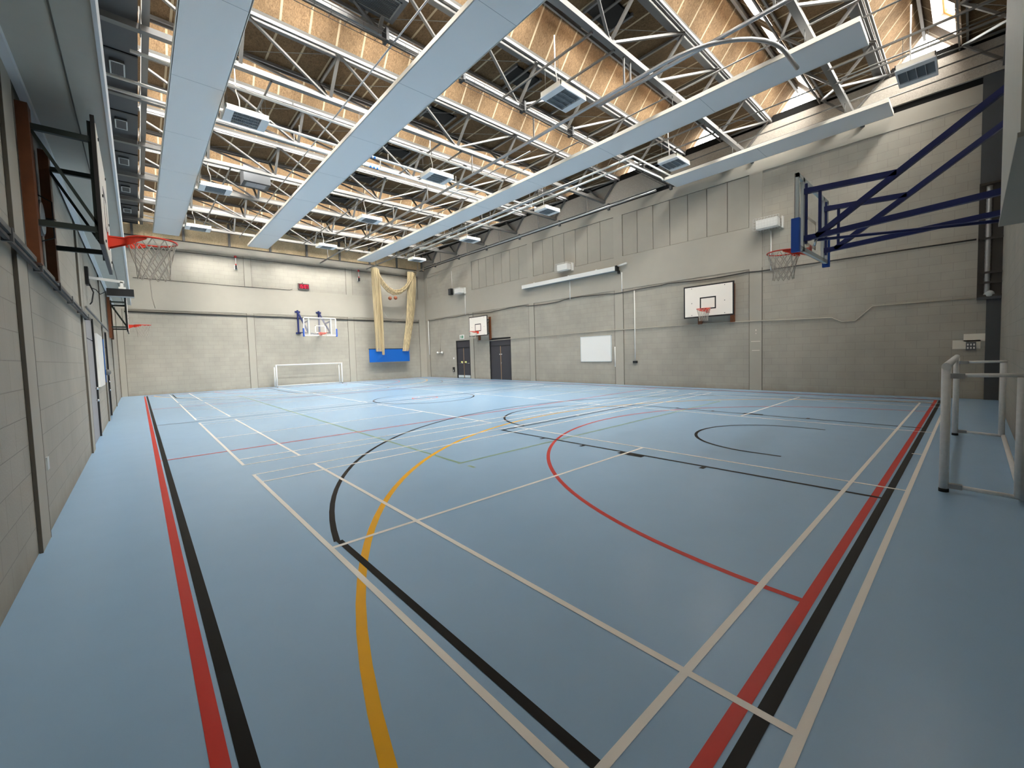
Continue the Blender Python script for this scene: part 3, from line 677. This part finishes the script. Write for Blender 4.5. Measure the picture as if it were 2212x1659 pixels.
# ------------------------------------------------------------------ football goals
def goal(x0, x1, yf, s, label):
    """front frame at yf, opening towards s*y, frame going back 0.5 m"""
    t = thing('football_goal', label, 'goal', ((x0+x1)/2, yf, 0), 'white indoor football goals')
    yb = yf-s*.49; r = .036; H = 1.27
    for x in (x0, x1):
        MB().tube((x, yf, .03), (x, yf, H), r, 'goal', 12).build('post', t)
        MB().tube((x, yf, 0), (x, yf, .035), r+.003, 'rubber', 12).build('foot_cap', t)
        MB().tube((x, yb, .05), (x, yb, H-.10), r*.95, 'goal', 12).build('back_post', t)
        MB().tube((x, yf-s*.02, .07), (x, yb-s*.04, .05), r*.55, 'goal', 10).build('ground_bar', t)
        MB().tube((x, yf-s*.02, H-.09), (x, yb-s*.04, H-.08), r*.55, 'goal', 10).build('top_side_bar', t)
        MB().box((x-.03, min(yf-s*.03, yf-s*.13), H-.12), (x+.03, max(yf-s*.03, yf-s*.13), H-.07), 'galv').build('clamp', t)
        MB().box((x-.03, min(yf-s*.03, yf-s*.13), .045), (x+.03, max(yf-s*.03, yf-s*.13), .09), 'galv').build('clamp', t)
    MB().tube((x0-r, yf, H), (x1+r, yf, H), r, 'goal', 12).build('crossbar', t)
    MB().tube((x0, yb-s*.02, .05), (x1, yb-s*.02, .05), r*.7, 'goal', 10).build('rear_ground_bar', t)
goal(4.92, 8.66, -.226, 1, 'white goal frame standing against the end wall at the right edge')
goal(4.78, 8.44, 26.55, -1, 'white goal frame standing against the far wall')

# ------------------------------------------------------------------ bundled net curtain
t = thing('net_curtain', 'tan net curtain bundled and tied up in the far right corner', 'net', (12.2, 26.5, 1.2))
def bunch(name, rows, npl, depth, mname='net'):
    """rows: (xleft, xright, y, z); pleated sheet closed into a bundle"""
    m = MB(); n = npl*4; base = len(m.v)
    for (xa, xb, y, z) in rows:
        for k in range(n+1):
            u = k/n; m.v.append((xa+(xb-xa)*u, y+depth*math.sin(2*pi*npl*u)*(.6+.4*math.sin(7*u+z))-.10*math.sin(pi*u), z))
        for k in range(n+1):
            u = 1-k/n; m.v.append((xa+(xb-xa)*u, y+.06+depth*.6*math.sin(2*pi*npl*u+1)+.10*math.sin(pi*u), z))
    w = 2*(n+1)
    for i in range(len(rows)-1):
        for k in range(w): m.face((base+i*w+k, base+i*w+(k+1) % w, base+(i+1)*w+(k+1) % w, base+(i+1)*w+k), mname, True)
    return m.build(name, t)
L1 = []; R1 = []
for i in range(15):
    f = i/14; z = 1.95+(7.5-1.95)*f
    L1.append((10.72-.1*f, 11.18-.12*f, 26.45, z))
    R1.append((12.62+.62*f+.12*math.sin(pi*f), 13.05+.75*f+.22*math.sin(pi*f*.9), 26.45, z))
bunch('left_bunch', L1, 7, .035); bunch('right_bunch', R1, 8, .035)
bunch('hanging_strip', [(11.10, 11.24, 26.38, 1.72), (11.1, 11.26, 26.38, 4), (11.05, 11.2, 26.38, 6), (10.98, 11.1, 26.38, 7.4)], 3, .03)
m = MB(); sw = [(11.02, 7.25), (11.15, 6.9), (11.4, 6.5), (11.75, 6.15), (12.15, 5.98), (12.6, 6.05), (13.0, 6.35), (13.35, 6.8), (13.6, 7.25), (13.8, 7.48)]
for q in range(5):
    m.poly([(x+.02*q*math.sin(q), 26.40+.04*math.sin(q*2.1), z+.10-.06*q) for (x, z) in sw], [.05+.02*math.sin(pi*i/9) for i in range(10)], 'net', 8)
m.build('swag', t)
m = MB(); m.box((10.27, 26.56, 1.24), (13.17, 26.60, 2.12), 'mat_b')
m.quad([(11.0, 26.53, 2.1), (11.25, 26.50, 1.75), (10.82, 26.55, 1.27), (10.75, 26.55, 1.3)], 'mat_b'); m.quad([(10.75, 26.551, 1.3), (10.82, 26.551, 1.27), (11.25, 26.501, 1.75), (11.0, 26.531, 2.1)], 'mat_b')
mo = m.build('blue_hem', t); mo['label'] = 'wide blue vinyl hem panel'
MB().box((10.25, 26.55, 2.11), (13.19, 26.61, 2.15), 'blackm').build('hem_rail', t)
MB().poly([(11.2, 26.35, 4.75), (11.5, 26.35, 4.3), (11.85, 26.35, 3.98), (12.2, 26.35, 3.95), (12.55, 26.35, 4.15), (12.85, 26.35, 4.6)], .008, 'cord', 5).build('cord', t)
for i, (x, z) in enumerate(((11.83, 5.55), (12.23, 5.60))):
    tag(MB().ball((0, 0, 0), .125, 'ball').build('basketball', org=(0, 0, 0)), ('left' if i == 0 else 'right')+' one of two brown balls hanging in the tied-up net', 'ball', 'balls in the net').location = (x, 26.42, z)

# ------------------------------------------------------------------ doors
def door_right(n, y0, y1, push):
    X = XR+.025; d = MB(); z1 = 2.53
    d.box((X+.02, y0, 0), (X+.10, y0+.07, z1), 'blackm').box((X+.02, y1-.07, 0), (X+.10, y1, z1), 'blackm').box((X+.02, y0, z1-.07), (X+.10, y1, z1), 'blackm')
    d.box((X+.05, y0+.07, 2.06), (X+.10, y1-.07, z1-.07), 'doorg').box((X+.04, y0+.07, 2.03), (X+.10, y1-.07, 2.07), 'blackm').box((X+.12, y0, 0), (X+.3, y1, z1), 'blackm')
    o = struct(d.build('door_%d' % n, org=(X, y0, 0))); mid = (y0+y1)/2
    for s2, (a, c) in ((-1, (y0+.07, mid-.004)), (1, (mid+.004, y1-.07))):
        l = MB(); l.box((X+.06, a, .01), (X+.10, c, 2.03), 'doorg'); l.build('door_leaf', o)
        e = mid+s2*.03
        MB().box((X+.052, min(mid+s2*.004, e), .01), (X+.062, max(mid+s2*.004, e), 2.03), 'brass').build('edge_strip', o)
        if push:
            MB().box((X+.055, a+.05, .03), (X+.06, c-.05, .20), 'alu').build('kick_plate', o)
            MB().tube((X+.02, a+.05, 1.0), (X+.02, c-.05, 1.0), .016, 'chrome').tube((X+.02, a+.08, 1.0), (X+.06, a+.08, 1.0), .02, 'chrome').tube((X+.02, c-.08, 1.0), (X+.06, c-.08, 1.0), .02, 'chrome').build('push_bar', o)
            yy = mid+s2*.22; MB().box((X+.045, yy-.10, 1.03), (X+.05, yy+.10, 1.14), 'yel').build('push_label', o)
        else:
            MB().box((X+.045, mid+s2*.08-.05, 1.50), (X+.06, mid+s2*.08+.04, 1.56), 'alu').build('sign_plate', o)
    if not push:
        MB().ball((X+.04, mid-.06, 1.02), .025, 'chrome').ball((X+.04, mid-.06, .94), .022, 'chrome').build('lock', o)
door_right(1, 21.85, 23.45, True); door_right(2, 17.8, 19.8, False)
def door_left(n, y0, y1, leaf):
    X = XL-.025; z1 = 2.53; d = MB()
    d.box((X-.3, y0, 0), (X-.12, y1, z1), 'blackm').box((X-.12, y1-.06, 0), (X+.02, y1+.02, z1), 'blackm').box((X-.10, y0, z1-.05), (X, y1, z1), 'blackm').box((X-.1, y0, 0), (X, y0+.05, z1), 'blackm' if leaf != 'doorl' else 'doorl')
    o = struct(d.build('door_%d' % n, org=(X, y0, 0)))
    MB().box((X-.06, y0+.05, .01), (X-.01, y1-.06, 2.05), leaf).build('door_leaf', o)
    MB().box((X-.06, y0+.05, 2.07), (X-.01, y1-.06, z1-.05), leaf).build('over_panel', o)
    MB().ball((X+.02, y1-.35, 1.05), .03, 'chrome').ball((X+.02, y1-.35, .80), .028, 'chrome').build('handle', o)
door_left(3, 10.46, 12.4, 'doorl'); door_left(4, 16.05, 17.4, 'blackm')

# ------------------------------------------------------------------ things on the right wall
def speaker(y, z, label):
    X = XR; t = thing('wall_speaker', label, 'speaker', (X-.3, y, z), 'white caged wall speakers')
    MB().box((X-.42, y-.34, z-.14), (X-.12, y+.30, z+.14), 'offw').build('speaker_box', t)
    g = MB(); x0, x1, y0, y1, z0, z1 = X-.47, X-.02, y-.40, y+.37, z-.19, z+.19
    for k in range(10):
        yy = y0+(y1-y0)*k/9; g.poly([(x1, yy, z0), (x0, yy, z0), (x0, yy, z1), (x1, yy, z1)], .004, 'offw', 4, closed=True)
    for k in range(5):
        zz = z0+(z1-z0)*k/4; g.poly([(x1, y0, zz), (x0, y0, zz), (x0, y1, zz), (x1, y1, zz)], .004, 'offw', 4)
    g.build('wire_guard', t)
    MB().box((X-.14, y-.42, z-.19), (X, y-.38, z+.19), 'offw').build('bracket', t)
speaker(4.33, 5.62, 'white caged speaker on the right wall behind the near hoop')
speaker(13.35, 5.72, 'white caged speaker just above the projector screen')
speaker(22.45, 5.75, 'white caged speaker nearest the tan net corner')
t = thing('small_speaker', 'small black box hanging beside the farthest caged speaker', 'speaker', (XR-.1, 23.6, 5.85)); MB().box((XR-.22, 23.48, 5.65), (XR, 23.78, 6.06), 'blackm').build('cabinet', t); MB().box((XR-.225, 23.51, 5.69), (XR-.22, 23.75, 6.02), 'dark').build('front_cloth', t)
t = thing('projector_screen', 'long white rolled-up projector screen case high on the right wall', 'projector screen', (XR-.1, 13.4, 5.1))
MB().box((XR-.24, 10.38, 5.08), (XR-.06, 16.45, 5.27), 'offw').build('case', t)
MB().box((XR-.25, 10.30, 5.06), (XR-.05, 10.38, 5.29), 'blackm').box((XR-.12, 10.26, 4.95), (XR-.02, 10.34, 5.08), 'blackm').build('end_cap', t)
MB().box((XR-.2, 10.4, 5.06), (XR-.08, 16.43, 5.08), 'fin').build('screen_slot', t)
MB().tube((XR-.13, 10.3, 5.28), (XR-.13, 9.85, 5.33), .045, 'offw').build('motor', t)
for y in (11.5, 13.2, 15.6): MB().box((XR-.12, y-.04, 5.25), (XR, y+.04, 5.33), 'offw').build('bracket', t)
t = thing('whiteboard', 'blank whiteboard on the right wall left of the thin white conduit', 'whiteboard', (XR, 11.7, 1.05))
MB().box((XR-.01, 10.82, 1.06), (XR+.03, 12.58, 2.24), 'offw').build('board', t)
f = MB(); f.box((XR-.018, 10.80, 1.04), (XR+.03, 12.60, 1.07), 'alu').box((XR-.018, 10.80, 2.23), (XR+.03, 12.60, 2.26), 'alu').box((XR-.018, 10.80, 1.04), (XR+.03, 10.83, 2.26), 'alu').box((XR-.018, 12.57, 1.04), (XR+.03, 12.60, 2.26), 'alu'); f.build('edge_frame', t)
def vert(x, y, z0, z1, label, r=.022, k='offw', grp='white conduit drops'): return mkpipe('conduit', [(x, y, z0), (x, y, z1)], r, k, label, 'conduit', grp)
vert(XR-.02, 9.56, 1.08, 4.12, 'tall white conduit drop ending at the black socket box')
vert(XR-.02, 13.18, 4.15, 5.06, 'short white conduit drop below the middle of the projector screen')
vert(XR-.02, 10.18, 4.15, 5.0, 'short white conduit drop below the near end of the projector screen')
vert(XR-.02, 4.29, 4.1, 5.42, 'white conduit drop below the speaker behind the near hoop')
vert(XR-.02, 22.12, 4.2, 5.55, 'white conduit drop below the farthest caged speaker')
vert(XR-.02, 26.9, 1.65, 4.15, 'white conduit drop in the far corner', .03)
vert(XR-.02, 23.6, 6.08, 7.25, 'white conduit above the small black speaker', .015)
vert(XR-.02, 25.38, 1.85, 4.15, 'thin painted conduit above the double wall light', .01, 'cabl')
vert(XR-.02, 10.6, .8, 1.72, 'short white conduit beside the whiteboard', .02)
tag(MB().box((-.06, -.10, -.05), (0, .10, .05), 'blackm').build('socket_box', org=(0,0,0)), 'black socket box at the foot of the tall white conduit', 'socket').location = (XR, 9.56, 1.02)
t = thing('wall_light', 'small double-headed white wall light beside the far dark doors', 'wall light', (XR, 25.35, 1.75)); MB().tube((XR-.05, 25.05, 1.78), (XR-.05, 25.65, 1.78), .02, 'offw').build('arm', t)
for y in (25.05, 25.65): MB().ball((XR-.09, y, 1.78), .075, 'offw').build('lamp_head', t)
t = thing('exit_sign', 'small green and white running-man exit sign above the push-bar doors', 'exit sign', (XR, 22.65, 2.7)); MB().box((XR-.03, 22.40, 2.62), (XR, 22.90, 2.90), 'offw').build('sign_body', t)
m = MB(); x = XR-.032
m.box((x, 22.70, 2.68), (XR-.03, 22.83, 2.84), 'greenl').box((x, 22.48, 2.68), (XR-.03, 22.66, 2.84), 'greenl').box((x-.001, 22.55, 2.74), (XR-.03, 22.62, 2.78), 'offw').box((x-.001, 22.74, 2.70), (XR-.03, 22.79, 2.79), 'offw').box((x-.001, 22.75, 2.80), (XR-.03, 22.78, 2.83), 'offw'); m.build('pictogram', t)
tag(MB().box((-.05, -.09, -.16), (0, .09, .16), 'blackm').box((-.055, -.03, -.12), (-.05, .03, -.02), 'offw').build('call_box', org=(0,0,0)), 'small black box low on the wall left of the push-bar doors', 'wall box').location = (XR, 23.75, .58)
tag(MB().box((-.03, -.06, -.06), (0, .06, .06), 'offw').build('light_switch', org=(0,0,0)), 'small white switch left of the push-bar doors', 'switch').location = (XR, 23.7, 1.35)
t = thing('light_switch', 'grey plate of six white switches by the dark corner', 'switch', (XR, -.355, 1.38)); MB().box((XR-.012, -.445, 1.27), (XR+.03, -.265, 1.49), 'steeld').build('plate', t)
for a in range(3):
    for c in range(2): MB().box((XR-.022, -.425+.055*a, 1.31+.085*c), (XR-.012, -.395+.055*a, 1.36+.085*c), 'offw').build('rocker', t)
tag(MB().box((.015, -.50, -.06), (.03, .0, .17), 'patch').build('paint_patch', org=(0,0,0)), 'pale fresh paint patch around the switch plate, lower', 'paint patch').location = (XR, -.02, 1.37)
tag(MB().box((.015, -.40, -.1), (.03, 0, .1), 'patch').build('paint_patch', org=(0,0,0)), 'pale fresh paint patch above the switch plate', 'paint patch').location = (XR, -.22, 1.60)
# cable runs
pts = [(XR-.02, 26.85, 4.17)]
for k in range(60):
    y = 26.5-k*.37; pts.append((XR-.02, y, 4.17+.03*math.sin(k*.55)-.04*(abs((y-1.0) % 5.6-2.8) < 1.2)-.06*max(0, (8-y)/8)))
pts += [(XR-.02, 4.4, 4.13), (XR-.02, -.4, 4.11)]
mkpipe('cable_run', pts, .02, 'cable', 'sagging dark cable run along the right wall above the doors', 'cable', n=6)
mkpipe('conduit', [(XR-.02, 20.9, 2.75), (XR-.02, 20.9, 2.36), (XR-.03, 17.0, 2.42), (XR-.02, 11.3, 2.47), (XR-.02, 5.9, 2.46), (XR-.02, 2.60, 2.36), (XR-.02, 2.36, 2.22), (XR-.02, 2.02, 2.22), (XR-.02, 1.62, 2.62), (XR-.02, -.42, 2.62)], .018, 'cabl', 'painted conduit low on the right wall with a stepped bend near the corner', 'conduit', n=6)
mkpipe('conduit', [(XR-.02, 26.85, 7.30), (XR-.02, 26.0, 7.32), (XR-.02, 23.6, 7.3)], .012, 'cabl', 'thin painted conduit high in the far right corner', 'conduit', n=6)
# dark mesh enclosure with silver duct in the near right corner
t = thing('duct_enclosure', 'dark mesh enclosure in the near right corner', 'duct enclosure', (XR-.05, -.62, 2.55))
MB().box((XR-.08, YN, 5.45), (XR-.02, -.44, 8.1), 'dark').build('upper_panel', t); MB().box((XR-.03, YN, 2.62), (XR+.03, -.43, 5.45), 'brownm').build('back_panel', t)
f = MB()
for z in (2.62, 2.95, 3.2, 4.05, 5.40): f.box((XR-.16, YN, z), (XR-.13, -.43, z+.05), 'brownm')
f.box((XR-.16, -.46, 2.6), (XR-.13, -.43, 5.45), 'brownm').box((XR-.16, YN, 2.56), (XR, -.43, 2.62), 'dark'); f.build('mesh_frame', t)
t = thing('ventilation_duct', 'silver spiral duct inside the dark corner enclosure', 'duct', (XR-.09, -.60, 2.7)); m = MB(); m.poly([(XR-.085, -.60, 2.72+.05*k) for k in range(54)], [.052+.003*(k % 2) for k in range(54)], 'galv', 12); m.build('duct_pipe', t)
MB().ball((XR-.085, -.64, 2.68), .10, 'alu', 12, 6).build('wrapping', t)
b = MB(); b.box((XR-.06, YN, 0), (XR, -.60, 2.56), 'dark'); struct(b.build('trim_6'))  # charcoal strip painting in the shade on the end of the right wall
t = thing('wall_casing', 'pale grey boxed casing hanging on the end wall at the right edge', 'casing', (3.9, YN+.1, 2.5)); MB().box((2.45, YN, 2.60), (5.0, -.55, 7.8), 'ply').build('box', t)
MB().box((2.45, YN, 2.58), (5.0, -.54, 2.605), 'conc').build('bottom_edge', t)

# ------------------------------------------------------------------ things on the far wall
mkpipe('conduit', [(-1.4, YF-.02, 4.12), (14.4, YF-.02, 4.05)], .03, 'cable', 'dark pipe across the far wall behind the blue hoop', 'pipe', n=6)
mkpipe('conduit', [(-1.4, YF-.02, 4.2), (14.4, YF-.02, 4.16)], .014, 'cabl', 'thin painted pipe just above the dark far wall pipe', 'pipe', n=6)
mkpipe('cable_run', [(-1.0, YF-.02, 5.78), (3, YF-.02, 5.74), (5.9, YF-.02, 5.74), (6.05, YF-.02, 5.8)], .014, 'cable', 'thin dark cable running to the red clock', 'cable', n=6)
mkpipe('cable_run', [(-1.0, YF-.04, 7.28), (7, YF-.04, 7.32), (14.4, YF-.04, 7.33)], .014, 'cable', 'taut dark wire across the top of the far wall', 'cable', n=6)
t = thing('digital_clock', 'digital clock with glowing red digits on the far wall', 'clock', (6.67, YF, 5.85))
MB().box((6.36, YF-.10, 5.82), (6.98, YF, 6.18), 'steel').build('case', t); MB().box((6.39, YF-.104, 5.86), (6.95, YF-.10, 6.14), 'clockface').build('screen', t)
SEG = {'1': 'bc', '5': 'afgcd', '0': 'abcdef', '7': 'abc'}
d = MB()
for ch, x in (('1', 6.42), ('5', 6.54), ('0', 6.71), ('7', 6.83)):
    w2, h2, q, y0, y1 = .085, .10, .018, YF-.107, YF-.104; z = 5.90
    R = dict(a=(0, 2*h2, w2, 2*h2-q), g=(0, h2+q/2, w2, h2-q/2), d=(0, q, w2, 0), f=(0, 2*h2, q, h2), b=(w2-q, 2*h2, w2, h2), e=(0, h2, q, 0), c=(w2-q, h2, w2, 0))
    for sname in SEG[ch]: a = R[sname]; d.box((x+a[0], y0, z+a[3]), (x+a[2], y1, z+a[1]), 'digit')
for z in (5.95, 6.04): d.box((6.66, YF-.107, z), (6.68, YF-.104, z+.02), 'digit')
d.build('digits', t); MB().box((6.6, YF-.08, 6.18), (6.64, YF, 6.24), 'steeld').build('bracket', t)
for k, (x, lab) in enumerate(((3.26, 'red-capped white pull hanging from the far wire, left of the clock'), (10.1, 'red-capped white pull hanging from the far wire, right of the clock'))):
    t = thing('cord_pull', lab, 'pull cord', (x, YF-.06, 6.7), 'red-capped pulls'); MB().ball((x, YF-.06, 7.34), .07, 'redc').build('cap', t); MB().tube((x, YF-.06, 7.3), (x, YF-.06, 6.95), .02, 'offw').build('rod', t)
    MB().box((x-.05, YF-.12, 6.66), (x+.05, YF, 6.86), 'blackm').box((x-.08, YF-.02, 6.64), (x+.08, YF, 6.88), 'offw').build('weight', t); MB().ball((x, YF-.06, 6.92), .04, 'redc').build('ring', t)

# ------------------------------------------------------------------ things on the left wall
t = thing('cable_trunking', 'grey metal trunking along the left wall under the brown posts', 'trunking', (XL, 7, 2.4))
P0, P1 = Vector((XL+.030, 3.0, 2.50)), Vector((XL+.030, 10.3, 2.415)); P2 = Vector((XL+.035, 17.4, 2.52))
MB().bar(P0, P1, .045, .04, 'steel').build('channel', t); MB().bar(P0-Vector((0,0,.05)), P1-Vector((0,0,.05)), .025, .025, 'cable').build('cable', t)
for k in range(7):
    c = P0+(P1-P0)*(k/6); MB().box((XL+.001, c.y-.02, c.z-.07), (XL+.06, c.y+.02, c.z+.03), 'steeld').build('clip', t)
MB().bar((XL+.03, 10.3, 2.58), (XL+.03, 17.8, 2.60), .03, .03, 'steel').build('upper_channel', t)
t = thing('wall_clock', 'round wall clock in a wire guard between the brown timber posts', 'clock', (XL, 5.78, 2.98))
m = MB(); m.poly([(XL+.0, 5.78, 2.98), (XL+.05, 5.78, 2.98)], .17, 'steeld', 24); m.build('case', t); m = MB(); m.poly([(XL+.05, 5.78, 2.98), (XL+.056, 5.78, 2.98)], .15, 'offw', 24); m.build('dial', t)
m = MB(); m.poly([(XL, 6.05, 3.05), (XL+.12, 6.0, 3.03), (XL+.12, 5.6, 2.93), (XL, 5.55, 2.9)], .006, 'blackm', 5); m.poly([(XL, 5.78, 3.22), (XL+.12, 5.78, 3.15), (XL+.12, 5.78, 2.8), (XL, 5.78, 2.74)], .006, 'blackm', 5); m.build('wire_guard', t)
t = thing('projector', 'black box unit hanging from a white wall arm on the left', 'projector', (-1.2, 11.5, 2.9))
MB().bar((XL, 11.6, 3.30), (-1.16, 11.6, 3.25), .05, .05, 'offw').build('arm', t); MB().bar((-1.2, 11.6, 3.25), (-1.2, 11.6, 3.10), .05, .05, 'offw').box((-1.25, 11.52, 3.08), (-1.14, 11.68, 3.14), 'offw').build('mount', t)
MB().box((-1.43, 11.44, 2.94), (-1.02, 11.55, 3.09), 'blackm').build('body', t); MB().box((-1.43, 11.44, 2.925), (-1.02, 11.55, 2.94), 'fin').build('base_tray', t)
MB().box((XL-.02, 11.5, 3.15), (XL+.03, 11.75, 3.5), 'blackm').build('wall_plate', t)
MB().poly([(XL+.02, 11.6, 3.2), (XL+.08, 11.55, 3.0), (XL+.05, 11.5, 2.8), (XL+.02, 11.5, 2.75)], .012, 'blackm', 5).poly([(-1.43, 11.3, 3.0), (-1.52, 11.4, 2.95), (-1.58, 11.5, 3.05), (-1.66, 11.6, 3.1)], .008, 'blackm', 5).build('cables', t)
t = thing('notice_board', 'white notice board between the two doors of the left wall', 'notice board', (XL, 13.6, 1.1)); MB().box((XL-.02, 12.75, 1.05), (XL+.02, 14.5, 2.25), 'offw').build('board', t)
MB().tube((XL+.03, 14.62, 1.1), (XL+.03, 14.62, 2.2), .01, 'bandb', 6).build('blue_cord', t); MB().ball((XL+.05, 14.9, 1.35), .08, 'steel', 10, 6).build('bundle', t)
tag(MB().box((0, -.05, -.06), (.012, .05, .06), 'alu').build('wall_socket', org=(0,0,0)), 'small metal socket plate low on the left wall', 'socket').location = (XL-.025, 5.45, .62)
